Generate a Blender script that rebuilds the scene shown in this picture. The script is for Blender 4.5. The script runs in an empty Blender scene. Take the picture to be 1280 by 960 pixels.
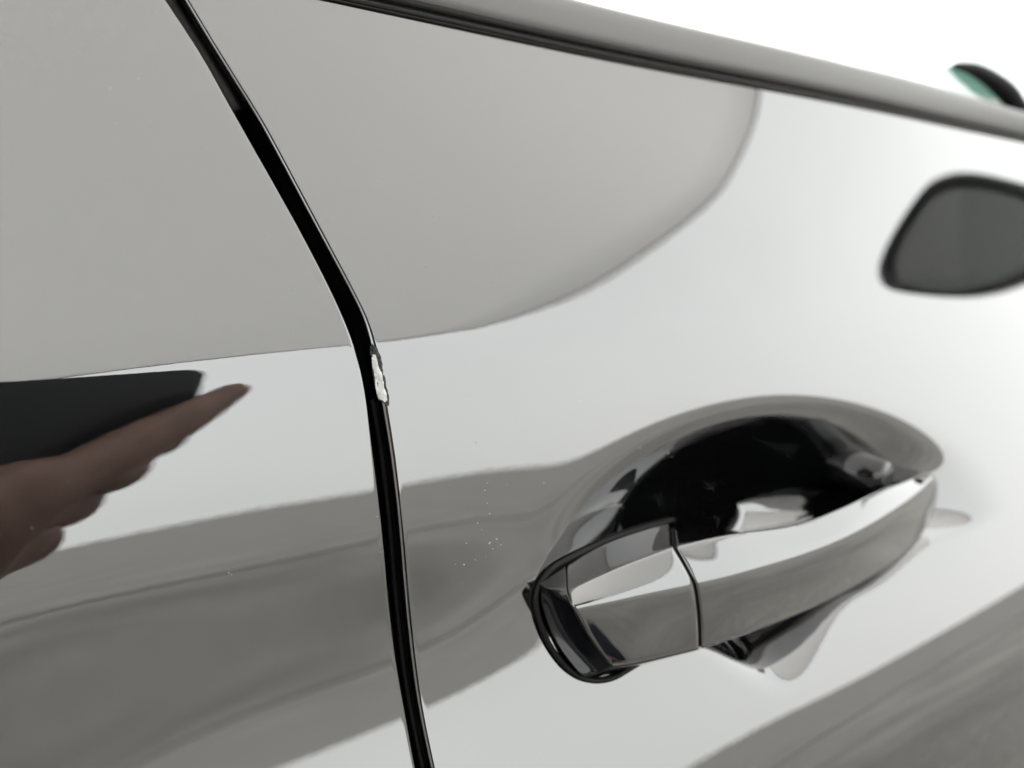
import bpy, bmesh, math, random
import numpy as np
from mathutils import Vector, Matrix

# ------------------------------------------------------------------ camera, world, sun, exposure
sc = bpy.context.scene
C = sc.collection
R = math.radians
ZB = 0.92                       # height of the lens above the ground
YAW, PITCH, DIST = R(38.4), R(10.0), 0.16
CAM = np.array([0.0, -DIST, 0.0])
FW = np.array([math.sin(YAW)*math.cos(PITCH), math.cos(YAW)*math.cos(PITCH), -math.sin(PITCH)])
RT = np.array([math.cos(YAW), -math.sin(YAW), 0.0])
UP = np.cross(RT, FW)
cd = bpy.data.cameras.new('camera')
cam = bpy.data.objects.new('camera', cd)
C.objects.link(cam)
cd.sensor_width = 36.0
cd.lens = 27.0
cd.clip_start = 0.004
cd.clip_end = 2000
m = Matrix(((RT[0], UP[0], -FW[0]), (RT[1], UP[1], -FW[1]), (RT[2], UP[2], -FW[2])))
cam.matrix_world = Matrix.Translation(Vector((CAM[0], CAM[1], CAM[2]+ZB))) @ m.to_4x4()
cd.dof.use_dof = True
cd.dof.focus_distance = 0.185
cd.dof.aperture_fstop = 8.5
sc.camera = cam

SUN_EL, SUN_AZ = R(30), R(12)
w = bpy.data.worlds.new('World')
sc.world = w
w.use_nodes = True
nt = w.node_tree
bg = nt.nodes['Background']
sky = nt.nodes.new('ShaderNodeTexSky')
sky.sky_type = 'NISHITA'
sky.sun_disc = False
sky.sun_elevation = SUN_EL
sky.sun_rotation = SUN_AZ
sky.dust_density = 4.0
cloud = nt.nodes.new('ShaderNodeTexNoise')
cloud.inputs['Scale'].default_value = 1.6
cloud.inputs['Detail'].default_value = 5
tc = nt.nodes.new('ShaderNodeTexCoord')
nt.links.new(tc.outputs['Generated'], cloud.inputs['Vector'])
cr = nt.nodes.new('ShaderNodeValToRGB')
cr.color_ramp.elements[0].position = 0.3
cr.color_ramp.elements[0].color = (0.85, 0.87, 0.845, 1)
cr.color_ramp.elements[1].position = 0.7
cr.color_ramp.elements[1].color = (0.98, 0.985, 0.96, 1)
nt.links.new(cloud.outputs['Fac'], cr.inputs['Fac'])
mul = nt.nodes.new('ShaderNodeVectorMath')
mul.operation = 'SCALE'
mul.inputs['Scale'].default_value = 9.0
nt.links.new(cr.outputs['Color'], mul.inputs[0])
mx = nt.nodes.new('ShaderNodeMix')
mx.data_type = 'RGBA'
mx.inputs[0].default_value = 0.9
nt.links.new(sky.outputs['Color'], mx.inputs[6])
nt.links.new(mul.outputs['Vector'], mx.inputs[7])
nt.links.new(mx.outputs[2], bg.inputs['Color'])
bg.inputs['Strength'].default_value = 0.1

sl = bpy.data.lights.new('sun', 'SUN')
sl.energy = 1.5
sl.angle = R(20)
sl.color = (1.0, 0.95, 0.88)
so = bpy.data.objects.new('sun', sl)
C.objects.link(so)
sd = Vector((math.sin(SUN_AZ)*math.cos(SUN_EL), math.cos(SUN_AZ)*math.cos(SUN_EL), math.sin(SUN_EL)))
so.rotation_euler = sd.to_track_quat('Z', 'Y').to_euler()

sc.view_settings.view_transform = 'Standard'
sc.view_settings.look = 'None'
sc.view_settings.gamma = 1
sc.view_settings.exposure = 2.05

# ------------------------------------------------------------------ helpers
def tag(o, label=None, cat=None, group=None, kind=None):
    if label: o['label'] = label
    if cat: o['category'] = cat
    if group: o['group'] = group
    if kind: o['kind'] = kind
    return o

def empty(name, loc=(0, 0, 0)):
    o = bpy.data.objects.new(name, None)
    o.empty_display_size = .1
    C.objects.link(o)
    o.location = loc
    return o

def mesh(name, vs, fs, mat, parent=None, smooth=True, z0=ZB):
    """one mesh object; vs are in door coordinates (z measured from the lens height)"""
    vs = np.asarray(vs, float)
    me = bpy.data.meshes.new(name)
    off = np.array([0, 0, z0])
    me.from_pydata((vs+off).tolist(), [], [tuple(int(i) for i in f) for f in fs])
    bm = bmesh.new(); bm.from_mesh(me)
    bmesh.ops.recalc_face_normals(bm, faces=bm.faces)
    bm.to_mesh(me); bm.free()
    me.polygons.foreach_set('use_smooth', [smooth]*len(me.polygons))
    me.update()
    o = bpy.data.objects.new(name, me)
    C.objects.link(o)
    if parent: o.parent = parent
    if mat: me.materials.append(mat)
    return o

def grid(P, closed_u=False, closed_v=False, cap=False):
    """P: (n,m,3) -> verts, quads"""
    n, m_ = P.shape[:2]
    fs = []
    for i in range(n if closed_u else n-1):
        for j in range(m_ if closed_v else m_-1):
            a, b = i, (i+1) % n
            c, d = j, (j+1) % m_
            fs.append((a*m_+c, b*m_+c, b*m_+d, a*m_+d))
    if cap:
        fs.append(tuple(range(m_)))
        fs.append(tuple(range((n-1)*m_, n*m_)))
    return P.reshape(-1, 3), fs

def tube(name, pts, r, mat, parent=None, seg=10, z0=ZB):
    pts = np.asarray(pts, float)
    n = len(pts)
    rr = np.full(n, r) if np.isscalar(r) else np.asarray(r)
    P = np.zeros((n, seg, 3))
    t = np.gradient(pts, axis=0); t /= np.linalg.norm(t, axis=1, keepdims=True)
    ref = np.array([0, 1., 0]) if abs(t[0][1]) < .8 else np.array([0, 0, 1.])
    for i in range(n):
        a = np.cross(t[i], ref); a /= np.linalg.norm(a); b = np.cross(t[i], a)
        for k in range(seg):
            w_ = 2*math.pi*k/seg
            P[i, k] = pts[i]+rr[i]*(math.cos(w_)*a+math.sin(w_)*b)
    v, f = grid(P, False, True, True)
    return mesh(name, v, f, mat, parent, True, z0)

def pix(px, py, y):
    """point on the plane y (depth behind the door datum) seen at a photo pixel"""
    d = FW+(px-640)/960*RT-(py-480)/960*UP
    return CAM+d*((y-CAM[1])/d[1])

# ------------------------------------------------------------------ materials
def mat(name, col, rough=.5, spec=.5, metal=0, coat=0, ior=1.5, **kw):
    m_ = bpy.data.materials.new(name)
    m_.use_nodes = True
    b = m_.node_tree.nodes['Principled BSDF']
    b.inputs['Base Color'].default_value = (*col, 1)
    b.inputs['Roughness'].default_value = rough
    b.inputs['Specular IOR Level'].default_value = spec
    b.inputs['Metallic'].default_value = metal
    b.inputs['Coat Weight'].default_value = coat
    b.inputs['Coat Roughness'].default_value = 0.0
    b.inputs['IOR'].default_value = ior
    for k, v in kw.items(): b.inputs[k.replace('_', ' ')].default_value = v
    return m_

def noise_col(m_, c1, c2, scale, detail=4, obj=True, lo=.35, hi=.65, bump=0, bscale=None, rough=None):
    t = m_.node_tree; N = t.nodes; b = N['Principled BSDF']
    co = N.new('ShaderNodeTexCoord')
    n = N.new('ShaderNodeTexNoise'); n.inputs['Scale'].default_value = scale; n.inputs['Detail'].default_value = detail
    t.links.new(co.outputs['Object'], n.inputs['Vector'])
    r = N.new('ShaderNodeValToRGB')
    r.color_ramp.elements[0].position = lo; r.color_ramp.elements[0].color = (*c1, 1)
    r.color_ramp.elements[1].position = hi; r.color_ramp.elements[1].color = (*c2, 1)
    t.links.new(n.outputs['Fac'], r.inputs['Fac'])
    t.links.new(r.outputs['Color'], b.inputs['Base Color'])
    if bump:
        n2 = N.new('ShaderNodeTexNoise'); n2.inputs['Scale'].default_value = bscale or scale*4; n2.inputs['Detail'].default_value = 3
        t.links.new(co.outputs['Object'], n2.inputs['Vector'])
        bp = N.new('ShaderNodeBump'); bp.inputs['Strength'].default_value = bump; bp.inputs['Distance'].default_value = .001
        t.links.new(n2.outputs['Fac'], bp.inputs['Height'])
        t.links.new(bp.outputs['Normal'], b.inputs['Normal'])
    return m_

M = {}
def paint(name, orange=.00000):
    m_ = mat(name, (.003, .0031, .0034), .012, .5, ior=2.5)
    t = m_.node_tree; N = t.nodes; b = N['Principled BSDF']
    b.inputs['Roughness'].default_value = .01
    co = N.new('ShaderNodeTexCoord')
    # faint orange peel of sprayed lacquer
    n = N.new('ShaderNodeTexNoise'); n.inputs['Scale'].default_value = 420; n.inputs['Detail'].default_value = 1
    t.links.new(co.outputs['Object'], n.inputs['Vector'])
    bp = N.new('ShaderNodeBump'); bp.inputs['Strength'].default_value = 1.0; bp.inputs['Distance'].default_value = 2.2e-6
    t.links.new(n.outputs['Fac'], bp.inputs['Height'])
    t.links.new(bp.outputs['Normal'], b.inputs['Normal'])
    t.links.new(bp.outputs['Normal'], b.inputs['Coat Normal'])
    return m_
M['paint'] = paint('black_gloss_paint')
M['hidden'] = mat('black_inner_metal', (.004, .004, .005), .6, .15)
M['rubber'] = mat('black_rubber', (.004, .004, .004), .55, .2)
M['molding'] = mat('satin_molding', (.10, .098, .095), .5, .5, ior=1.6)
M['glass'] = mat('tinted_glass', (.90, .96, .93), 0.0, .5, ior=1.3, Transmission_Weight=1.0)
M['tint'] = mat('dimming_tint', (.08, .105, .09), 0.0, .5, ior=1.5, Transmission_Weight=1.0)
M['green'] = mat('green_tint', (.08, .17, .14), 0.0, .5, ior=1.5, Transmission_Weight=1.0)
M['mirror'] = mat('mirror_glass', (.11, .116, .116), .02, .5, metal=1)
M['trim'] = mat('brown_black_trim', (.012, .011, .010), .6, .3)
M['cap_end'] = mat('dull_black_cap_end', (.004, .0042, .0055), .16, .45)  # duller black that puts the cap end's dark reflection into the material
M['plastic'] = mat('black_gloss_plastic', (.005, .005, .006), .08, .5)
M['primer'] = noise_col(mat('white_filler', (.3, .3, .3), .55, .4), (.62, .63, .61), (.85, .86, .84), 900, 4, bump=.5, bscale=2500)
M['chipedge'] = noise_col(mat('lifted_lacquer', (.01, .01, .01), .3, .5), (.004, .005, .005), (.04, .042, .042), 1500, 3, bump=.6, bscale=1800)
M['dust'] = mat('pale_dust', (.34, .34, .32), .8, .2)
M['skin'] = noise_col(mat('skin', (.2, .1, .07), .5, .4), (.20, .115, .092), (.29, .175, .145), 60, 4, bump=.3, bscale=900)
M['phone'] = mat('black_phone_case', (.003, .004, .007), .4, .3)
M['lens'] = mat('lens_glass', (.004, .004, .008), .02, .6)
M['steel'] = mat('brushed_steel', (.5, .5, .5), .25, .5, metal=1)
M['cloth'] = noise_col(mat('navy_cloth', (.03, .03, .05), .9, .1), (.022, .022, .04), (.045, .043, .07), 30, 5, bump=.6, bscale=1200)
M['jeans'] = noise_col(mat('dark_denim', (.03, .03, .05), .9, .1), (.018, .02, .035), (.05, .052, .08), 60, 6, bump=.6, bscale=900)
M['hair'] = noise_col(mat('dark_hair', (.01, .008, .007), .5, .3), (.006, .005, .004), (.02, .016, .012), 80)

# ------------------------------------------------------------------ the door skin
# Both doors share one pressed surface: a cubic spline sheet y(x, z) (heights in micrometres) with a crease under the shoulder.
S0 = .12
_sof = lambda x: np.arcsinh(x/S0)
SA, SB, NX = _sof(-.30), _sof(2.2), 30
ZA, ZT, NZ = -.42, .14, 30
HX, HZ = (SB-SA)/(NX-3), (ZT-ZA)/(NZ-3)
COEF = np.array([-249716,-226291,-204102,-183151,-163446,-144996,-127811,-111893,-97230,-83791,-71527,-60374,-50261,-41116,-32876,-25494,-18939,-13198,-8272,-4173,-917,1482,3014,3677,3476,2421,523,-2207,-5764,-10144,-238413,-216925,-196467,-177041,-158655,-141318,-125045,-109850,-95741,-82715,-70754,-59822,-49873,-40850,-32699,-25374,-18840,-13079,-8089,-3879,-464,2135,3900,4812,4855,4019,2294,-326,-3845,-8265,-227120,-207554,-188821,-170920,-153856,-137639,-122286,-107819,-94267,-81651,-69986,-59269,-49477,-40573,-32510,-25243,-18734,-12958,-7908,-3589,-18,2781,4778,5941,6234,5622,4073,1563,-1925,-6394,-215851,-198175,-181147,-164766,-149034,-133955,-119542,-105823,-92835,-80627,-69243,-58719,-49064,-40265,-32286,-25081,-18606,-12827,-7728,-3311,410,3406,5639,7060,7612,7233,5866,3464,0,-4535,-204627,-188788,-173432,-158559,-144165,-130247,-116811,-103875,-91478,-79681,-68560,-58192,-48633,-39905,-31994,-24854,-18429,-12672,-7551,-3056,803,3996,6474,8168,8991,8852,7665,5368,1926,-2672,-193465,-179397,-165669,-152278,-139221,-126488,-114071,-101974,-90219,-78864,-67998,-57739,-48204,-39477,-31588,-24507,-18161,-12471,-7374,-2838,1143,4542,7289,9277,10378,10466,9440,7242,3846,-751,-182376,-170012,-157860,-145919,-134183,-122643,-111281,-100085,-89052,-78208,-67630,-57451,-47848,-38998,-31028,-23962,-17727,-12186,-7202,-2681,1411,5046,8108,10417,11776,12035,11120,9021,5752,1323,-171366,-160644,-150018,-139488,-129048,-118691,-108399,-98149,-87918,-77694,-67504,-57447,-47713,-38575,-30315,-23120,-16991,-11736,-7058,-2681,1534,5516,8996,11624,13139,13451,12596,10651,7668,3666,-160432,-151300,-142156,-133001,-123829,-114634,-105401,-96107,-86725,-77219,-67565,-57784,-47993,-38462,-29621,-21951,-15757,-10935,-6945,-3032,1412,6071,10057,12818,14256,14521,13787,12159,9680,6357,-149570,-141984,-134286,-126476,-118548,-110494,-102299,-93944,-85403,-76644,-67627,-58322,-48732,-38982,-29430,-20777,-13960,-9559,-6734,-3580,1299,7045,11050,13458,14749,15158,14787,13684,11885,9404,-138770,-132700,-126421,-119931,-113227,-106295,-99121,-91682,-83953,-75907,-67510,-58731,-49551,-40001,-30230,-20666,-12404,-7789,-5697,-2279,2113,7087,10491,12964,14719,15633,15795,15334,14323,12783,-128015,-123449,-118573,-113387,-107887,-102062,-95894,-89355,-82411,-75032,-67190,-58858,-50001,-40595,-30734,-20858,-12187,-7219,-4920,-1463,2586,7054,10265,12691,14628,16029,16892,17236,17075,16414,-117283,-114232,-110760,-106867,-102555,-97818,-92641,-86993,-80826,-74084,-66714,-58682,-49983,-40659,-30883,-21168,-12719,-7823,-5393,-1906,1862,6155,9842,12704,14992,16922,18507,19627,20185,20141,-106550,-105042,-102992,-100401,-97270,-93603,-89392,-84615,-79220,-73124,-66230,-58476,-49914,-40779,-31462,-22331,-13853,-8990,-6780,-3104,722,5052,9462,13201,16279,18914,21142,22787,23690,23790,-95793,-95868,-95272,-94006,-92073,-89473,-86208,-82264,-77612,-72193,-65927,-58748,-50673,-41889,-32765,-23681,-15322,-9894,-7220,-3538,441,4694,9588,14351,18578,22128,24899,26750,27573,27329,-84995,-86692,-87591,-87690,-86988,-85483,-83174,-80061,-76148,-71442,-65950,-59665,-52554,-44564,-35755,-26647,-18334,-12297,-8150,-4146,16,4830,10427,16273,21672,26103,29290,31151,31701,30962,-74139,-77499,-79936,-81448,-82030,-81677,-80387,-78173,-75075,-71156,-66494,-61148,-55118,-48304,-40426,-31260,-22068,-14800,-9964,-6269,-1493,4508,11451,18654,25122,30175,33577,35430,35892,35037,-63208,-68273,-72296,-75277,-77211,-78096,-77937,-76757,-74612,-71601,-67864,-63542,-58656,-52873,-45280,-35535,-25527,-17074,-11008,-6570,-1304,5148,12563,20443,27711,33340,37059,39244,40146,39827,-52179,-59001,-64672,-69192,-72561,-74787,-75888,-75906,-74913,-73021,-70361,-67026,-62910,-57466,-49836,-40130,-30021,-20953,-13285,-6451,458,7868,15700,23332,29885,35195,39565,42792,44719,45322,-41021,-49675,-57075,-63223,-68125,-71802,-74292,-75659,-75990,-75368,-73833,-71319,-67598,-62219,-54582,-44806,-34500,-24637,-15460,-6722,1912,10539,19013,26869,33549,38920,43372,46978,49638,51278,-29706,-40291,-49524,-57408,-63956,-69198,-73184,-75984,-77666,-78267,-77735,-75883,-72360,-66738,-58762,-48821,-38248,-27741,-17477,-7374,2607,12281,21364,29614,36844,42933,47950,52021,55216,57548,-18209,-30859,-42052,-51791,-60095,-66995,-72537,-76769,-79711,-81327,-81496,-79998,-76552,-70893,-62917,-52928,-41937,-30645,-19352,-8179,2762,13268,23090,32055,40046,46941,52744,57525,61351,64250,-6518,-21397,-34692,-46406,-56555,-65164,-72255,-77838,-81879,-84290,-84918,-83568,-80055,-74280,-66321,-56495,-45339,-33427,-21229,-9086,2746,14050,24643,34382,43164,50914,57602,63240,67850,71446,5358,-11931,-27469,-41260,-53312,-63631,-72213,-79028,-84006,-87039,-87990,-86725,-83163,-77322,-69345,-59510,-48203,-35887,-23043,-10110,2554,14682,26087,36641,46261,54892,62501,69073,74602,79088,17390,-2482,-20390,-36332,-50307,-62305,-72297,-80229,-86023,-89579,-90803,-89632,-86063,-80174,-72132,-62195,-50703,-38064,-24733,-11164,2236,15154,27380,38788,49297,58857,67433,75002,81552,87079,29538,6935,-13437,-31575,-47471,-61102,-72428,-81392,-87926,-91961,-93453,-92396,-88839,-82900,-74765,-64691,-53002,-40080,-26350,-12252,1795,15453,28502,40797,52246,62788,72385,81014,88662,95327,41757,16319,-6580,-26937,-44739,-59961,-72566,-82508,-89744,-94243,-96006,-95074,-91538,-85547,-77309,-67088,-55205,-42030,-27966,-13426,1199,15578,29462,42676,55106,66677,77346,87087,95891,103753,54011,25676,215,-22368,-42061,-58846,-72697,-83589,-91509,-96467,-98503,-97702,-94191,-88150,-79808,-69442,-57374,-43962,-29588,-14633,540,15610,30316,44457,57891,70526,82305,93200,103197,112293,66277,35016,6980,-17830,-39406,-57739,-72819,-84649,-93248,-98662,-100974,-100305,-96822,-90734,-82292,-71785,-59537,-45892,-31209,-15843,-134,15610,31121,46182,60628,74344,87258,99330,110544,120896,78546,44350,13734,-13303,-36758,-56633,-72938,-85703,-94977,-100848,-103435,-102900,-99446,-93313,-84773,-74129,-61702,-47823,-32829,-17051,-807,15603,31912,47888,63346,78149,92207,105467,117907,129521])*1e-6
COEF = COEF.reshape(NX, NZ)
ZCREASE = -0.02305
def _B(t): return np.stack([(1-t)**3, 3*t**3-6*t**2+4, -3*t**3+3*t**2+3*t+1, t**3], -1)/6
def smooth(t):
    t = np.clip(t, 0, 1); return t*t*(3-2*t)
# hand recess behind the door handle
BX, BZ, BD = .250, -.0985, .034
def bowl(x, z):
    u = (x-BX)
    v = (z-BZ+.092*(x-BX))
    u = np.where(u > 0, u/.122, u/.116)
    v = np.where(v > 0, v/.0435, v/(.0235-.010*smooth((x-.26)/.06)+.0215*np.exp(-((x-.210)/.028)**2)))
    v = np.where(v < 0, np.abs(v)**2.0, v)
    rho = np.sqrt(np.abs(u)**2+np.abs(v)**2+1e-9)
    f = 1.0-rho
    soft = .04*np.logaddexp(0, np.clip(f, -2, 2)/.04)*(f > -.3)
    soft = np.maximum(soft-.04*np.logaddexp(0, -.3/.04), 0)
    return BD*(.55*soft+.45*smooth(f))
def skin(x, z, with_bowl=True):
    x = np.asarray(x, float); z = np.asarray(z, float)
    sh = np.broadcast(x, z).shape
    x = np.broadcast_to(x, sh).ravel(); z = np.broadcast_to(z, sh).ravel()
    u = np.clip((_sof(x)-SA)/HX, 0, NX-3-1e-6); v = np.clip((z-ZA-.03)/HZ, -0, NZ-3-1e-6)
    v = np.clip((z-ZA)/HZ, 1.0, NZ-3-1e-6)
    i = u.astype(int); j = v.astype(int)
    bu = _B(u-i); bv = _B(v-j)
    y = np.zeros(len(x))
    for a in range(4):
        for b in range(4): y += bu[:, a]*bv[:, b]*COEF[i+a, j+b]
    amp = .15*(1-smooth((x-.03)/.40))
    y += amp*.0022*np.logaddexp(0, (z-ZCREASE)/.0022)
    zlow = ZA+HZ
    y += np.where(z < zlow, (z-zlow)*-.12*np.clip((zlow-z)/.05, 0, 1), 0)
    if with_bowl: y += bowl(x, z)
    return y.reshape(sh)
GL = np.array([[0.0523, 0.053], [0.059, 0.0411], [0.0599, 0.0383], [0.0693, 0.0163], [0.0745, 0.0034], [0.0788, -0.009], [0.0814, -0.0182], [0.0828, -0.0266], [0.0834, -0.0326], [0.0834, -0.0461], [0.0836, -0.0612], [0.0836, -0.0765], [0.0836, -0.088], [0.0836, -0.0993], [0.0838, -0.1103], [0.0835, -0.1207]])
GR = np.array([[0.0559, 0.0537], [0.0617, 0.0421], [0.0687, 0.0287], [0.0735, 0.0165], [0.0786, 0.0029], [0.0831, -0.0091], [0.0861, -0.0176], [0.0863, -0.0241], [0.0866, -0.0316], [0.0871, -0.0373], [0.0877, -0.0487], [0.0878, -0.062], [0.0876, -0.0775], [0.0874, -0.093], [0.0871, -0.106], [0.0871, -0.1141], [0.0872, -0.122]])
def edge_fn(G):
    zz = np.linspace(-.125, .053, 179)
    o = np.argsort(G[:, 1]); xx = np.interp(zz, G[o, 1], G[o, 0])
    # natural extension then gaussian smoothing
    pre = xx[0]+np.zeros(40); post = xx[-1]+(xx[-1]-xx[-12])/11*np.arange(1, 41)
    q = np.concatenate([pre, xx, post]); k = np.exp(-.5*(np.arange(-12, 13)/3.6)**2); k /= k.sum()
    q = np.convolve(q, k, 'same')[40:-40]
    def f(z):
        z = np.asarray(z, float); r = np.interp(z, zz, q)
        r = np.where(z > zz[-1], q[-1]+(z-zz[-1])*(q[-1]-q[-9])/(zz[-1]-zz[-9]), r)
        return r
    return f
gl, gr = edge_fn(GL), edge_fn(GR)

def belt_z(x): return .0598+.0085*np.clip((np.asarray(x)-.1)/.5, -.3, 1.2)
ZLOW = -.60
def zcolumn():
    a = np.linspace(ZLOW, -.22, 40)
    b = np.arange(-.2185, ZCREASE-.008, .0011)
    c = np.arange(ZCREASE-.008, ZCREASE+.008, .00035)
    d = np.linspace(ZCREASE+.0081, 1.0, 70)
    return a, b, c
def door(name, side, x_far, edge, parent):
    """side +1: panel lies to the +x of its edge; -1: to the -x"""
    a, b, c = zcolumn()
    lowc = np.concatenate([a, b, c])
    nu = 60
    r = .0013
    # offsets from the edge: return flange, hem, then the open panel
    ph = np.linspace(0, math.pi/2, 9)
    offs = [(.0016, .016), (.0004, .010), (0, .004)]+[(r*(1-math.cos(p)), r*(1-math.sin(p))) for p in ph]
    far = []
    s = r*1.0
    step = .0006
    L = abs(x_far)
    while s < L:
        s += step; far.append((s, 0)); 
        step = min(step*1.25, .0022 if s < (.34 if side > 0 else .12) else (.006 if s < .6 else .03))
    offs += far
    offs = np.array(offs)
    zt_frac = np.linspace(0, 1, nu)
    cols = []
    for ox, oy in offs:
        zs0 = c[-1]
        xg = edge(zs0)+side*ox
        zt = float(belt_z(xg))+.001
        zz = np.concatenate([lowc, zs0+(zt-zs0)*zt_frac[1:]])
        x = edge(zz)+side*ox
        y = skin(x, zz)+oy
        cols.append(np.stack([x, y, zz], -1))
    P = np.array(cols)
    v, f = grid(P)
    return mesh(name, v, f, M['paint'], parent)

def bspline_closed(cp, per=7):
    cp = np.asarray(cp); n = len(cp); out = []
    for i in range(n):
        p = [cp[(i+k-1) % n] for k in range(4)]
        for t in np.arange(per)/per:
            b = _B(np.array(t)); out.append(sum(b[k]*p[k] for k in range(4)))
    return np.array(out)
def catmull(S, per=10):
    S = np.asarray(S); n = len(S); out = []
    for i in range(n-1):
        a, b = S[max(i-1, 0)], S[i]; c, d = S[i+1], S[min(i+2, n-1)]
        for t in np.arange(per)/per:
            out.append(.5*((2*b)+(c-a)*t+(2*a-5*b+4*c-d)*t*t+(3*b-a-3*c+d)*t**3))
    out.append(S[-1]); return np.array(out)

car = empty('parked_car')
tag(car, 'glossy black car seen close at its door gap, pull handle and chipped paint edge', 'car')
rear_door = door('rear_door', -1, .75, gl, car)
front_door = door('front_door', 1, 1.25, gr, car)
front_door['label'] = 'front door with pull handle and chipped rear edge'
rear_door['label'] = 'rear door panel left of the dark gap'

# dark body pillar behind the gap
zz = np.linspace(ZLOW, .058, 60)
xm = (gl(zz)+gr(zz))/2
P = np.array([[(xm[k]+dx, skin(xm[k], zz[k])+dy, zz[k]) for k in range(60)] for dx, dy in ((-.05, .026), (-.006, .019), (.006, .019), (.05, .026), (.05, .032), (-.05, .032))])
v, f = grid(P, True, False)
mesh('body_pillar', v, f, M['hidden'], car)
# rubber seals running down inside the gap
zs = np.linspace(-.4, -.036, 90)
tube('door_seal', [(gr(q)-.0004, skin(gr(q), q)+.0045, q) for q in zs], .0007, M['rubber'], car)
tube('door_seal', [(gr(q)-.0008, skin(gr(q), q)+.0085, q) for q in zs], .0009, M['rubber'], car)
zs = np.linspace(.031, .058, 20)
tube('pillar_trim', [((gl(q)+gr(q))/2, skin(gr(q), q)+.0055, q) for q in zs], .0021, M['trim'], car)

# ------------------------------------------------------------------ belt molding and side window
xs = np.concatenate([np.linspace(.035, .6, 120), np.linspace(.62, 1.3, 30)])
def belt_point(x, dy, dz):
    zb = belt_z(x); return (x, skin(x, zb, False)+dy, zb+dz)
prof = [(.004, -.0006), (.0012, .0006), (.0016, .0016), (-.0002, .0021), (-.0008, .0029), (-.0002, .0037), (.0022, .0040), (.0026, .0052), (.0002, .0060), (-.0010, .0072), (-.0014, .0095), (-.0010, .0150), (-.0002, .0190), (.0022, .0216), (.0044, .0227), (.0066, .0230), (.0090, .0230), (.0092, .0228), (.0092, .0225), (.0092, -.0003), (.0090, -.0006), (.0044, -.0006)]
def ramped(x): return np.clip((x-.03)/.5, 0, 1)
P = np.array([[belt_point(x, dy, dz*(.76+.22*ramped(x))) for dy, dz in prof] for x in xs])
v, f = grid(P, False, True, True)
bm_ = mesh('belt_molding', v, f, M['molding'], car)
for dz_, dy_, rr_ in ((.0027, -.0003, .0006), (.0057, -.0002, .0011)):  # black strips added to darken the molding's grooves
    tube('belt_groove_strip', [belt_point(x, dy_, dz_*(.76+.22*ramped(x))) for x in xs], rr_, M['rubber'], car, 8)
xr = np.linspace(-.74, .040, 50)
P = np.array([[belt_point(x, dy, dz*.78) for dy, dz in prof] for x in xr])
v, f = grid(P, False, True, True)
mesh('belt_molding', v, f, M['molding'], car)
Pa = np.array([[(x, skin(x, belt_z(x), False)+.0145+h*.42, belt_z(x)+.008+h) for h in np.linspace(-.012, .40, 8)] for x in xr])
S_ = np.concatenate([Pa, Pa[:, ::-1]+np.array([0, .004, 0])], 1)
v, f = grid(S_, False, True, True)
mesh('rear_side_window', v, f, M['glass'], car, False)
Pa = np.array([[(x, skin(x, belt_z(x), False)+a_, belt_z(x)+b_) for a_, b_ in ((.019, .004), (.06, .000), (.06, -.05), (.019, -.05))] for x in xr])
v, f = grid(Pa, False, True, True)
mesh('inner_door_trim', v, f, M['hidden'], car)
# window pane, 4 mm thick, leaning inwards
P1 = np.array([[(x, skin(x, belt_z(x), False)+.0145+(h)*.42+o, belt_z(x)+.008+h) for h in np.linspace(-.012, .40, 12)] for x in xs for o in (0,)])
P2 = P1.copy(); P2[..., 1] += .004
n1 = P1.shape[0]*P1.shape[1]
v1, f1 = grid(P1); v2, f2 = grid(P2)
na, nb = P1.shape[:2]
fs = f1+[tuple(i+n1 for i in q[::-1]) for q in f2]
rim = [i*nb for i in range(na)]+[(na-1)*nb+j for j in range(1, nb)]+[i*nb+nb-1 for i in range(na-2, -1, -1)]+[j for j in range(nb-2, 0, -1)]
fs += [(rim[k], rim[(k+1) % len(rim)], rim[(k+1) % len(rim)]+n1, rim[k]+n1) for k in range(len(rim))]
P3 = np.array([[(x, skin(x, belt_z(x), False)+a_, belt_z(x)+b_) for a_, b_ in ((.019, .004), (.06, .000), (.06, -.05), (.019, -.05))] for x in xs])
v3, f3 = grid(P3, False, True, True)
mesh('inner_door_trim', v3, f3, M['hidden'], car)
# tinted panes added behind the glass to dim its bright corner; black frame at the window's front corner
def tint_pane(name, pts, y, m_):
    q = np.array([pix(px, py, y) for px, py in pts]); k = len(q); q2 = q+np.array([0, .004, 0])
    return mesh(name, np.vstack([q, q2]), [tuple(range(k)), tuple(range(k, 2*k))]+[(i, (i+1) % k, (i+1) % k+k, i+k) for i in range(k)], m_, car, False)
tint_pane('added_tint_pane', [(1168, -90), (1176, -30), (1184, 20), (1187, 55), (1198, 84), (1232, 104), (1262, 140), (1275, 200), (1500, 260), (1500, -90)], .60, M['tint'])
tint_pane('added_green_pane', [(1085, 110), (1130, 84), (1176, 78), (1215, 90), (1240, 112), (1262, 160), (1270, 220), (1080, 200)], .80, M['green'])
wf = catmull([pix(*q) for q in ((1192, 82, .074), (1214, 86, .073), (1236, 98, .072), (1256, 116, .070), (1270, 138, .068), (1282, 166, .064), (1292, 192, .060))], 8)
tube('window_frame', wf, np.interp(np.arange(len(wf)), [0, 10, 24, 48], [.0015, .0045, .0075, .009]), M['hidden'], car, 14)
mesh('side_window', np.vstack([v1, v2]), fs, M['glass'], car)

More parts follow.
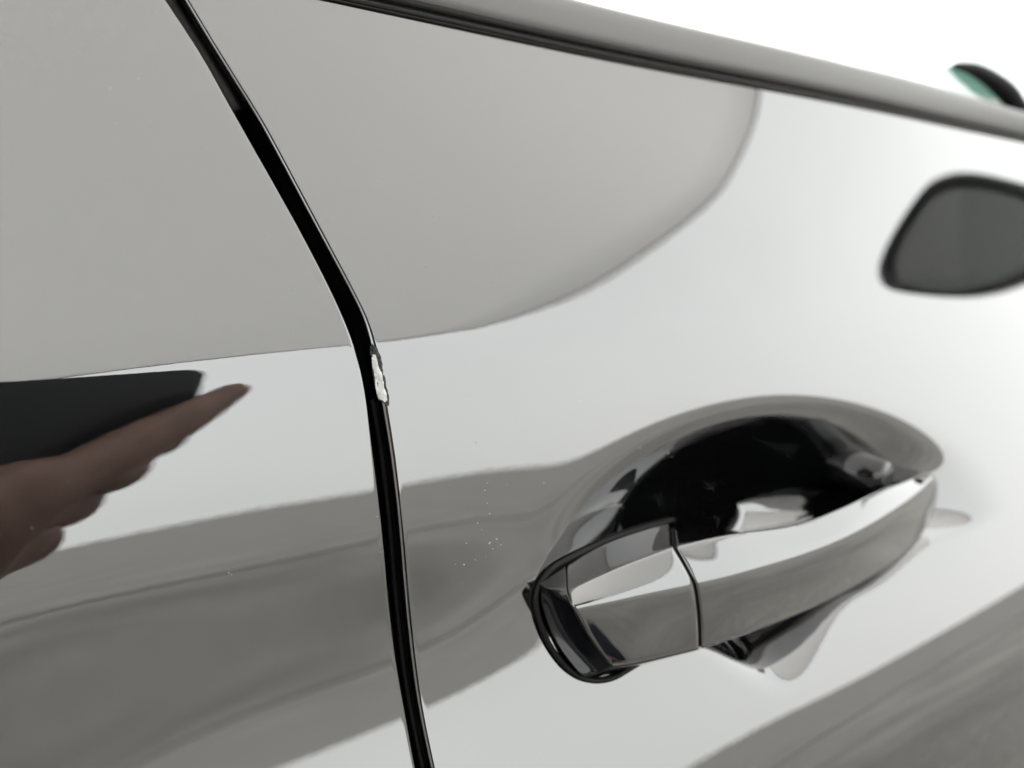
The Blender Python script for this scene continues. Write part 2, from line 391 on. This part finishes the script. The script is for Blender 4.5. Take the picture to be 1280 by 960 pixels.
# ------------------------------------------------------------------ chipped paint on the front door's edge
def hem_y(x, z):
    r = .0013; s = x-gr(z)
    s = np.asarray(s)
    inner = np.where(s < r, r-np.sqrt(np.clip(r*r-(r-np.clip(s, 0, r))**2, 0, None)), 0)
    return skin(x, z)+inner
CHIP = [[0.0864, -0.0247], [0.087, -0.0248], [0.0869, -0.0269], [0.0874, -0.0283], [0.0879, -0.0292], [0.0878, -0.0304], [0.0881, -0.0315], [0.0878, -0.0329], [0.0884, -0.0342], [0.0884, -0.0355], [0.0878, -0.036], [0.0868, -0.0354], [0.0864, -0.0346], [0.0862, -0.0321], [0.0861, -0.029], [0.0861, -0.0259]]
TORN = [[0.0863, -0.0222], [0.0872, -0.0232], [0.0878, -0.0248], [0.088, -0.027], [0.0879, -0.0287], [0.0881, -0.0298], [0.0884, -0.0312], [0.0883, -0.0325], [0.0887, -0.0343], [0.0887, -0.0361], [0.0883, -0.037], [0.0877, -0.0366], [0.0867, -0.0357], [0.0862, -0.0346], [0.086, -0.0321], [0.0859, -0.029], [0.086, -0.0259], [0.086, -0.024]]
def flake(name, poly, lift, thick, m_, jag, seed, dx=0.0):
    rng = np.random.RandomState(seed)
    poly = np.array(poly)
    # resample and roughen the outline
    q = np.vstack([poly, poly[:1]]); out = []
    for k in range(len(poly)):
        for t in (0, .2, .4, .6, .8):
            p = q[k]*(1-t)+q[k+1]*t
            out.append(p+rng.randn(2)*jag)
    out = np.array(out); out[:, 0] += dx
    if name == 'paint_chip': e0 = gr(out[:, 1]); out[:, 0] = e0+(out[:, 0]-e0)*np.where(out[:, 0] > e0, .78, 1.)
    n = len(out); c = out.mean(0)
    rings = []
    for fr, up in ((1.0, 0), (.93, .8), (.75, 1.), (.45, .9), (.15, 1.1)):
        p = c+(out-c)*fr; p[:, 1] = c[1]+(out[:, 1]-c[1])*(fr if fr < .9 else fr)
        y = hem_y(p[:, 0], p[:, 1])-lift-thick*up*(1+.35*rng.randn(n)*(fr < .95))
        rings.append(np.stack([p[:, 0], y, p[:, 1]], -1))
    P = np.array(rings)
    v, f = grid(P, False, True)
    f.append(tuple((len(rings)-1)*n+i for i in range(n)))
    return mesh(name, v, f, m_, front_door, smooth=False)
flake('torn_lacquer', TORN, .00002, .00010, M['chipedge'], .00009, 3, .00006)
ch = flake('paint_chip', CHIP, .00018, .00016, M['primer'], .00007, 5)
ch['label'] = 'chip showing pale filler on the door edge'

# ------------------------------------------------------------------ door handle
def station(ub, u, r, f_, l, lb):
    P = [pix(*q) for q in (ub, u, r, f_, l, lb)]
    ub, u, r, f_, l, lb = P
    return [ub, ub, u, u, r+(u-r)*.09, r+(f_-r)*.18, f_, l+(f_-l)*.08, l, lb, lb]
cap_st = [
    station((690, 745, -.010), (692, 748, -.0130), (690, 762, -.0135), (698, 790, -.0145), (722, 832, -.0195), (730, 838, -.015)),
    station((672, 728, -.0100), (676, 732, -.0130), (676, 752, -.0135), (690, 800, -.0155), (728, 846, -.0220), (742, 852, -.018)),
    station((682, 714, -.0100), (688, 736, -.0165), (692, 752, -.0155), (712, 802, -.0178), (748, 842, -.0238), (765, 846, -.018)),
    station((706, 700, -.0100), (708, 738, -.0190), (714, 756, -.0234), (738, 800, -.0260), (768, 836, -.0284), (790, 838, -.018)),
    station((770, 672, -.0095), (774, 709, -.0248), (782, 742, -.0290), (790, 790, -.0307), (806, 829, -.0326), (820, 828, -.018)),
    station((838, 650, -.0095), (840, 684, -.0290), (866, 727, -.0345), (872, 770, -.0360), (873, 813, -.0362), (880, 812, -.021)),
]
grip_st = [
    station((842, 660, -.0140), (845, 683, -.0290), (870, 726, -.0345), (876, 769, -.0360), (877, 812, -.0362), (884, 806, -.024)),
    station((905, 664, -.0150), (908, 668, -.0315), (930, 711, -.0376), (935, 752, -.0390), (938, 792, -.0386), (944, 788, -.026)),
    station((985, 652, -.0155), (988, 657, -.0333), (1008, 687, -.0395), (1012, 722, -.0408), (1014, 762, -.0400), (1018, 756, -.027)),
    station((1046, 632, -.0160), (1048, 636, -.0332), (1070, 662, -.0395), (1074, 693, -.0407), (1076, 731, -.0395), (1078, 722, -.027)),
    station((1096, 612, -.0160), (1098, 613, -.0308), (1118, 636, -.0360), (1124, 664, -.0370), (1124, 700, -.0370), (1124, 692, -.027)),
    station((1132, 600, -.0155), (1134, 600, -.0270), (1148, 613, -.0312), (1156, 636, -.0325), (1154, 666, -.0335), (1152, 656, -.025)),
    station((1152, 592, -.0150), (1156, 590, -.0215), (1164, 594, -.0260), (1172, 606, -.0275), (1170, 632, -.0290), (1168, 628, -.020)),
    station((1164, 598, -.0150), (1166, 597, -.0210), (1170, 598, -.0230), (1173, 604, -.0235), (1172, 614, -.0250), (1170, 612, -.020)),
]
def loft(name, st, m_, parent, per=9):
    S = np.array([bspline_closed(s) for s in st])
    P = catmull(S, per)
    v, f = grid(P, False, True, True)
    o = mesh(name, v, f, m_, parent)
    for p in o.data.polygons:
        if len(p.vertices) > 4: p.use_smooth = False
    return o
loft('darkened_cap_end', cap_st[:4], M['cap_end'], front_door)  # left end of the cap, split off to read darker
loft('handle_cap', cap_st[3:], M['paint'], front_door)
loft('handle_grip', grip_st, M['paint'], front_door)
# dark carrier seen in the seam between cap and grip
seam = [np.array(station((840, 660, -.0130), (840, 671, -.0220), (867, 730, -.0335), (873, 770, -.0350), (874.5, 809, -.0352), (880, 806, -.022)))]
a = np.array(cap_st[-1]); b = np.array(grip_st[0]); c0 = seam[0].mean(0)
loft('handle_carrier', [a+(c0-a)*.05-np.array([.0015, 0, 0]), b+(c0-b)*.05+np.array([.0015, 0, 0])], M['hidden'], front_door, 3)
# rubber gasket under the cap
gk = []
for (px, py) in [(842, 650), (800, 662), (760, 676), (720, 694), (692, 710), (676, 728), (670, 748), (674, 776), (688, 808), (710, 836), (736, 850), (764, 848), (790, 834), (820, 815), (850, 790)]:
    y = -.012
    for _ in range(12):
        p = pix(px, py, y); y = .5*y+.5*(float(skin(p[0], p[2]))-.0008)
    gk.append(pix(px, py, y))
tube('handle_gasket', catmull(gk, 5), .0008, M['rubber'], front_door)
# front pivot foot of the grip inside the recess
tube('handle_foot', [(.300, .012, -.088), (.298, -.006, -.089), (.296, -.022, -.090)], np.array([.012, .009, .0075]), M['plastic'], front_door, 20)

# ------------------------------------------------------------------ dust and nicks on the lacquer
def specks(name, pts, parent, m_):
    vs = []; fs = []
    rng = np.random.RandomState(4)
    ico = bmesh.new(); bmesh.ops.create_icosphere(ico, subdivisions=1, radius=1); iv = np.array([v_.co[:] for v_ in ico.verts]); fi = [[v_.index for v_ in f_.verts] for f_ in ico.faces]; ico.free()
    for x, z, s in pts:
        o_ = len(vs); y = float(skin(x, z))
        a_ = rng.rand()*3.14; e = 1+rng.rand()*1.6
        for q in iv:
            u, v_ = q[0]*e, q[2]
            u, v_ = u*math.cos(a_)-v_*math.sin(a_), u*math.sin(a_)+v_*math.cos(a_)
            vs.append((x+u*s, y+q[1]*s*.35, z+v_*s))
        fs += [tuple(i+o_ for i in f_) for f_ in fi]
    o = mesh(name, vs, fs, m_, parent); o['kind'] = 'stuff'; return o
def onskin(px, py):
    y = 0.
    for _ in range(14):
        p = pix(px, py, y); y = .5*y+.5*float(skin(p[0], p[2]))
    p = pix(px, py, y); return p[0], p[2]
rng = np.random.RandomState(11)
fp, rp = [], []
for px, py, s in [(609, 604, 1), (606, 613, 1), (609, 629, 1.2), (612, 642, 1.4), (597, 654, .9), (602, 662, .8), (621, 674, 1.3), (612, 679, 1.8), (626, 681, 1.2), (616, 686, .8), (594, 700, 1), (580, 706, 1.5), (607, 696, .8), (583, 679, 1), (680, 604, 1), (595, 554, 1.3), (390, 134, 1.1), (541, 270, 1.2), (532, 334, 1.1), (616, 354, 1), (471, 228, 1), (450, 163, 1), (520, 196, .8), (800, 560, 1), (835, 566, 2), (840, 571, 1.4)]:
    fp.append((*onskin(px, py), s*.00015))
for px, py, s in [(172, 98, 1.4), (138, 111, 1.2), (187, 151, 1), (258, 185, 1), (337, 295, 1.2), (364, 363, 1.2), (365, 419, 1.4), (196, 14, 1), (155, 33, 1), (68, 17, 1), (471, 646, 1), (476, 690, 1), (286, 716, 1.5), (289, 718, 1), (40, 660, 1), (145, 155, .8)]:
    rp.append((*onskin(px, py), s*.00010))
for _ in range(120):
    x = rng.rand()*.55+.095; z = -.2+rng.rand()*.25; fp.append((x, z, .00004+.00006*rng.rand()**3))
for _ in range(90):
    x = -.2+rng.rand()*.235; z = -.2+rng.rand()*.24; rp.append((x, z, .00003+.00006*rng.rand()**3))
specks('dust_specks', fp, front_door, M['dust'])
specks('dust_specks', rp, rear_door, M['dust'])

# ------------------------------------------------------------------ wing mirror (it shows as a reflection in the door)
def outline(pts, per=8):
    return bspline_closed(np.array(pts, float), per)
MX = .95
mo = outline([(-.189, .155), (-.176, .173), (-.152, .189), (-.122, .203), (-.088, .205), (-.060, .190), (-.038, .164), (-.018, .134), (-.006, .104), (-.024, .080), (-.060, .078), (-.092, .085), (-.124, .094), (-.154, .107), (-.178, .127), (-.190, .142)])
def lay(s, x, ox=0):
    c = mo.mean(0); q = c+(mo-c)*s
    return np.stack([x+(q[:, 0]-c[0])*.25+ox, q[:, 0], q[:, 1]], -1)
P = np.array([lay(.80, MX+.004), lay(.84, MX-.006), lay(.97, MX-.010), lay(1.0, MX-.004), lay(1.02, MX+.01), lay(1.0, MX+.035), lay(.88, MX+.07), lay(.62, MX+.095), lay(.25, MX+.105)])
v, f = grid(P, False, True, True)
mh = mesh('mirror_housing', v, f, M['plastic'], front_door)
P = np.array([lay(.82, MX-.001), lay(.82, MX+.001)])
v, f = grid(P, False, True, True)
mesh('mirror_glass', v, f, M['mirror'], front_door, smooth=False)
tube('mirror_arm', [(1.02, .06, .075), (1.01, .02, .09), (1.0, -.03, .12)], np.array([.035, .028, .026]), M['plastic'], front_door, 20)

# ------------------------------------------------------------------ ground, kerb, hedge, canopy
def box(name, lo, hi, m_, parent=None, bev=.0):
    bm = bmesh.new(); bmesh.ops.create_cube(bm, size=1)
    for v_ in bm.verts:
        for k in range(3): v_.co[k] = (lo[k]+hi[k])/2+v_.co[k]*(hi[k]-lo[k])
    if bev: bmesh.ops.bevel(bm, geom=list(bm.edges), offset=bev, segments=2, affect='EDGES')
    me = bpy.data.meshes.new(name); bm.to_mesh(me); bm.free(); me.materials.append(m_)
    o = bpy.data.objects.new(name, me); C.objects.link(o)
    if parent: o.parent = parent
    return o
def ground_mat(name, c1, c2):
    m_ = noise_col(mat(name, c1, .88, .25), c1, c2, 1.1, 6, lo=.3, hi=.7, bump=.5, bscale=220)
    t = m_.node_tree; N = t.nodes; b = N['Principled BSDF']
    src = b.inputs['Base Color'].links[0].from_socket
    co = N.new('ShaderNodeTexCoord')
    n = N.new('ShaderNodeTexNoise'); n.inputs['Scale'].default_value = 26; n.inputs['Detail'].default_value = 8; n.inputs['Roughness'].default_value = .7
    t.links.new(co.outputs['Object'], n.inputs['Vector'])
    q = N.new('ShaderNodeValToRGB'); q.color_ramp.elements[0].position = .36; q.color_ramp.elements[0].color = (.72, .72, .72, 1); q.color_ramp.elements[1].position = .68; q.color_ramp.elements[1].color = (1.2, 1.18, 1.15, 1)
    t.links.new(n.outputs['Fac'], q.inputs['Fac'])
    vo = N.new('ShaderNodeTexVoronoi'); vo.inputs['Scale'].default_value = 5
    t.links.new(co.outputs['Object'], vo.inputs['Vector'])
    k = N.new('ShaderNodeMapRange'); k.inputs['From Min'].default_value = .05; k.inputs['From Max'].default_value = .16; k.inputs['To Min'].default_value = 1.35; k.inputs['To Max'].default_value = 1.0
    t.links.new(vo.outputs['Distance'], k.inputs['Value'])
    a_ = N.new('ShaderNodeVectorMath'); a_.operation = 'MULTIPLY'; b_ = N.new('ShaderNodeVectorMath'); b_.operation = 'MULTIPLY'
    t.links.new(src, a_.inputs[0]); t.links.new(q.outputs['Color'], a_.inputs[1]); t.links.new(a_.outputs[0], b_.inputs[0]); t.links.new(k.outputs[0], b_.inputs[1])
    t.links.new(b_.outputs[0], b.inputs['Base Color'])
    return m_
gm = ground_mat('paving_concrete', (.20, .197, .19), (.275, .27, .262))
g = box('ground', (-400, -400, -.3), (400, 400, 0), gm); g['kind'] = 'structure'
am = ground_mat('road_asphalt', (.185, .18, .172), (.285, .278, .266))
rd = box('road', (-60, -6.995, .0), (60, -.9, .006), am); rd['kind'] = 'structure'
kb = box('kerb', (-60, -7.12, .0), (60, -7.0, .012), mat('kerb_stone', (.07, .068, .065), .8, .3), bev=.015); kb['kind'] = 'structure'
cn = empty('canopy'); tag(cn, 'pale fabric canopy roof on posts above the black car', 'canopy')
fab = bpy.data.materials.new('canopy_fabric'); fab.use_nodes = True
t = fab.node_tree; t.nodes.clear()
out = t.nodes.new('ShaderNodeOutputMaterial'); mxs = t.nodes.new('ShaderNodeMixShader'); di = t.nodes.new('ShaderNodeBsdfDiffuse'); tr = t.nodes.new('ShaderNodeBsdfTranslucent')
di.inputs['Color'].default_value = (.82, .80, .785, 1); tr.inputs['Color'].default_value = (.95, .945, .94, 1); mxs.inputs[0].default_value = .76
t.links.new(di.outputs[0], mxs.inputs[1]); t.links.new(tr.outputs[0], mxs.inputs[2]); t.links.new(mxs.outputs[0], out.inputs[0])
beam = mat('canopy_beam', (.30, .30, .29), .5, .4)
def arch(y): return ZB+2.3-.112*(y+.5)**2  # curve shaped to dim the reflected roof towards its outer edge
EDGE = np.array([(-3.32, 0.6), (-3.30, 1.4), (-3.24, 2.0), (-3.10, 2.5), (-2.89, 2.74), (-2.71, 2.93), (-2.46, 3.12), (-2.14, 3.36), (-1.88, 3.58), (-1.66, 3.78), (-1.49, 3.92), (-1.2, 4.05), (-.6, 4.1), (2.4, 4.1)])
ys = np.linspace(-3.32, 2.4, 80)
P = np.array([[(x, y, arch(y)) for x in np.linspace(-6, np.interp(y, EDGE[:, 0], EDGE[:, 1]), 24)] for y in ys])
Pt = P+np.array([0, 0, .006])
va, fa = grid(P); n_ = len(va); ny, nx = P.shape[:2]
rim = [j for j in range(nx)]+[i*nx+nx-1 for i in range(1, ny)]+[(ny-1)*nx+j for j in range(nx-2, -1, -1)]+[i*nx for i in range(ny-2, 0, -1)]
mesh('roof_fabric', np.vstack([va, Pt.reshape(-1, 3)]), fa+[tuple(i+n_ for i in q[::-1]) for q in fa]+[(rim[k], rim[(k+1) % len(rim)], rim[(k+1) % len(rim)]+n_, rim[k]+n_) for k in range(len(rim))], fab, cn, True, 0)
allp = np.vstack([va])
tube('roof_hem', [va[k] for k in rim+rim[:1]], .010, beam, cn, 6, z0=0)
for px, py in ((-5.9, -3.2), (-5.9, 2.3), (-.6, 2.35), (1.2, 2.35)):
    box('post', (px-.04, py-.04, 0), (px+.04, py+.04, float(arch(py))), beam, cn)

# ------------------------------------------------------------------ phone and the hand holding it (seen only mirrored in the rear door)
def cl(u, v, w_):
    """lens frame: u right, v up, w back towards the person"""
    return CAM+RT*u+UP*v-FW*w_
ph = empty('phone', tuple(cl(.05, -.03, .008)+np.array([0, 0, ZB])))
tag(ph, 'dark phone held level in a hand close to the rear door', 'phone')
def local_box(name, c, d, bev, m_, parent, seg=4):
    bm = bmesh.new(); bmesh.ops.create_cube(bm, size=1)
    for v_ in bm.verts: v_.co = Vector([v_.co[k]*d[k] for k in range(3)])
    bmesh.ops.bevel(bm, geom=[e for e in bm.edges], offset=bev, segments=seg, affect='EDGES')
    for v_ in bm.verts:
        p = cl(c[0]+v_.co[0], c[1]+v_.co[1], c[2]+v_.co[2]); v_.co = Vector(p)+Vector((0, 0, ZB))-parent.location
    me = bpy.data.meshes.new(name); bm.to_mesh(me); bm.free(); me.materials.append(m_)
    for p_ in me.polygons: p_.use_smooth = True
    o = bpy.data.objects.new(name, me); C.objects.link(o); o.parent = parent; return o
PH_U0 = -.014
def slab(name, c, d, rad, m_, parent):
    o2 = []
    for sx, sy, a0 in ((1, 1, 0), (-1, 1, math.pi/2), (-1, -1, math.pi), (1, -1, 1.5*math.pi)):
        for a_ in np.linspace(a0, a0+math.pi/2, 9): o2.append((sx*(d[0]/2-rad)+rad*math.cos(a_), sy*(d[1]/2-rad)+rad*math.sin(a_)))
    o2 = np.array(o2); S = []
    for fr, w_ in ((.96, -.5), (.99, -.44), (1, -.3), (1, .3), (.99, .44), (.96, .5)):
        S.append([cl(c[0]+q[0]*fr, c[1]+q[1]*fr, c[2]+w_*d[2])-np.array(parent.location)+np.array([0, 0, ZB]) for q in o2])
    v, f = grid(np.array(S), False, True, True)
    return mesh(name, v, f, m_, parent, False, 0)
slab('phone_body', (PH_U0+.0785, .0260, .0105), (.150, .0750, .0078), .013, M['phone'], ph)
local_box('camera_bump', (.004, .000, .0052), (.034, .034, .0022), .0009, M['phone'], ph)
for (u, v) in ((.009, -.010), (-.002, .010)):
    ring = [cl(u+.006*math.cos(a), v+.006*math.sin(a), .0035)+np.array([0, 0, ZB])-np.array(ph.location) for a in np.linspace(0, 2*math.pi, 25)]
    tube('lens_ring', ring, .0008, M['steel'], ph, 8, z0=0)

def skin_mesh(name, verts, edges, radii, m_, parent=None, sub=2, z0=ZB):
    me = bpy.data.meshes.new(name)
    me.from_pydata([tuple(np.array(v)+np.array([0, 0, z0])) for v in verts], edges, [])
    o = bpy.data.objects.new(name, me); C.objects.link(o)
    o.modifiers.new('skin', 'SKIN'); s = o.modifiers.new('sub', 'SUBSURF'); s.levels = sub; s.render_levels = sub
    for i, r in enumerate(radii):
        me.skin_vertices[0].data[i].radius = (r, r) if np.isscalar(r) else r
    me.skin_vertices[0].data[0].use_root = True
    dg = bpy.context.evaluated_depsgraph_get(); dg.update()
    nm = bpy.data.meshes.new_from_object(o.evaluated_get(dg))
    bpy.data.objects.remove(o)
    nm.materials.clear(); nm.materials.append(m_)
    for p_ in nm.polygons: p_.use_smooth = True
    nm.name = name
    o = bpy.data.objects.new(name, nm); C.objects.link(o)
    if parent: o.parent = parent
    return o
person = empty('person', (0, 0, 0))
tag(person, 'person in navy jacket stooping beside the rear door with a dark phone in hand', 'person')
def cz(u, v, w_): return tuple(cl(u, v, w_))
# right hand: palm below the phone, fingers wrapped up over its back, thumb on the screen side
V = []; E = []; Rr = []
def vtx(p, r, prev=None):
    V.append(tuple(p)); Rr.append(r); i = len(V)-1
    if prev is not None: E.append((prev, i))
    return i
def wp(x, y, z): return (x, y, z-ZB)
pelvis = vtx(wp(-.42, -.90, .86), (.15, .12))
waist = vtx(wp(-.39, -.84, 1.00), (.14, .11), pelvis)
chest = vtx(wp(-.32, -.73, 1.18), (.16, .12), waist)
top = vtx(wp(-.27, -.66, 1.30), (.11, .09), chest)
neck = vtx(wp(-.25, -.61, 1.38), .052, top)
head0 = vtx(wp(-.23, -.57, 1.45), .075, neck)
head1 = vtx(wp(-.22, -.56, 1.54), .085, head0)
nose = vtx(wp(-.165, -.485, 1.455), .012, head0)
# right arm reaching down to the phone
sh = vtx(wp(-.14, -.75, 1.25), .062, top)
elb = vtx(wp(-.20, -.47, .99), .044, sh)
wr = vtx(cz(-.060+.006, -.085+.013, .062), .029, elb)
p0 = vtx(cz(.006, -.050, .044), .038, wr)
p1 = vtx(cz(.056, -.036, .026), .047, p0)
# index runs along the back of the phone, the others curl under it
a = vtx(cz(.086, -.012, .000), .0170, p1); b = vtx(cz(.104, .000, -.005), .0125, a); c = vtx(cz(.128, .014, -.0055), .0095, b); vtx(cz(.150, .030, -.0045), .0078, c)
for k, (v, L) in enumerate(((-.030, 1.0), (-.046, .95), (-.064, .8))):
    a = vtx(cz(.078-.010*k+.006, v+.013, .002+.004*k), .0175, p1)
    b = vtx(cz(.097-.013*k+.006, v+.013+.003, -.003+.003*k), .0145, a)
    c = vtx(cz(.099-.014*k+.006, v+.013+.006, .020), .0125, b)
    vtx(cz(.076-.010*k+.006, v+.013+.008, .032), .0085, c)
t1 = vtx(cz(.020, -.030, .078), .0170, p0)
t2 = vtx(cz(.042, -.008, .062), .0135, t1)
vtx(cz(.060, .010, .034), .0110, t2)
# left arm resting on the thigh
sh2 = vtx(wp(-.43, -.54, 1.22), .062, top)
el2 = vtx(wp(-.50, -.56, .94), .044, sh2)
w2 = vtx(wp(-.40, -.50, .76), .027, el2)
pm = vtx(wp(-.38, -.47, .70), .032, w2)
for k in range(4):
    a = vtx(wp(-.405+.018*k, -.445, .645), .0095, pm); b = vtx(wp(-.405+.018*k, -.43, .615), .0085, a); vtx(wp(-.405+.018*k, -.44, .590+.006*abs(k-1)), .0072, b)
a = vtx(wp(-.345, -.46, .68), .011, pm); vtx(wp(-.33, -.445, .645), .009, a)
# legs: the right knee is bent forward towards the door
hr = vtx(wp(-.32, -.92, .80), .095, pelvis); kr = vtx(wp(.02, -.56, .64), .060, hr); ar = vtx(wp(-.06, -.80, .10), .040, kr); vtx(wp(.04, -.68, .045), .036, ar)
hl = vtx(wp(-.50, -.80, .80), .095, pelvis); kl = vtx(wp(-.40, -.60, .48), .060, hl); al = vtx(wp(-.48, -.78, .10), .040, kl); vtx(wp(-.39, -.66, .045), .036, al)
skin_mesh('body', V, E, Rr, M['skin'], person)
def wear(name, chain, m_, rs):
    skin_mesh(name, [V[i] if isinstance(i, int) else i for i in chain[0]], chain[1], rs, m_, person)
cuff = tuple(np.array(V[wr])*.86+np.array(V[elb])*.14)
cuff2 = tuple(np.array(V[w2])*.86+np.array(V[el2])*.14)
wear('jacket', ([pelvis, waist, chest, top, sh, elb, cuff, sh2, el2, cuff2, neck], [(0, 1), (1, 2), (2, 3), (3, 4), (4, 5), (5, 6), (3, 7), (7, 8), (8, 9), (3, 10)]), M['cloth'], [(.17, .14), (.165, .135), (.18, .145), (.13, .11), .078, .058, .040, .078, .058, .040, .062])
wear('trousers', ([pelvis, hr, kr, tuple(np.array(V[ar])*.9+np.array(V[kr])*.1), hl, kl, tuple(np.array(V[al])*.9+np.array(V[kl])*.1)], [(0, 1), (1, 2), (2, 3), (0, 4), (4, 5), (5, 6)]), M['jeans'], [(.165, .135), .112, .078, .058, .112, .078, .058])
for side, an in (('r', ar), ('l', al)):
    q = np.array(V[an]); tube('shoe', [q+np.array([-.05, -.06, -.055]), q+np.array([0, 0, -.055]), q+np.array([.09, .10, -.062]), q+np.array([.13, .15, -.066])], np.array([.035, .045, .042, .022]), M['rubber'], person, 14)
hp = [(-.235, -.60, 1.60), (-.26, -.615, 1.54), (-.27, -.62, 1.47)]
skin_mesh('hair', [wp(*q) for q in hp], [(0, 1), (1, 2)], [.080, .084, .060], M['hair'], person)
for s_ in (-1, 1):
    e = np.array([-.170, -.505, 1.485])+RT*.030*s_
    tube('eye', [e+np.array([-.006, -.008, -ZB]), e+np.array([0, 0, -ZB]), e+np.array([.004, .005, -ZB])], np.array([.008, .011, .004]), M['lens'], person, 12)
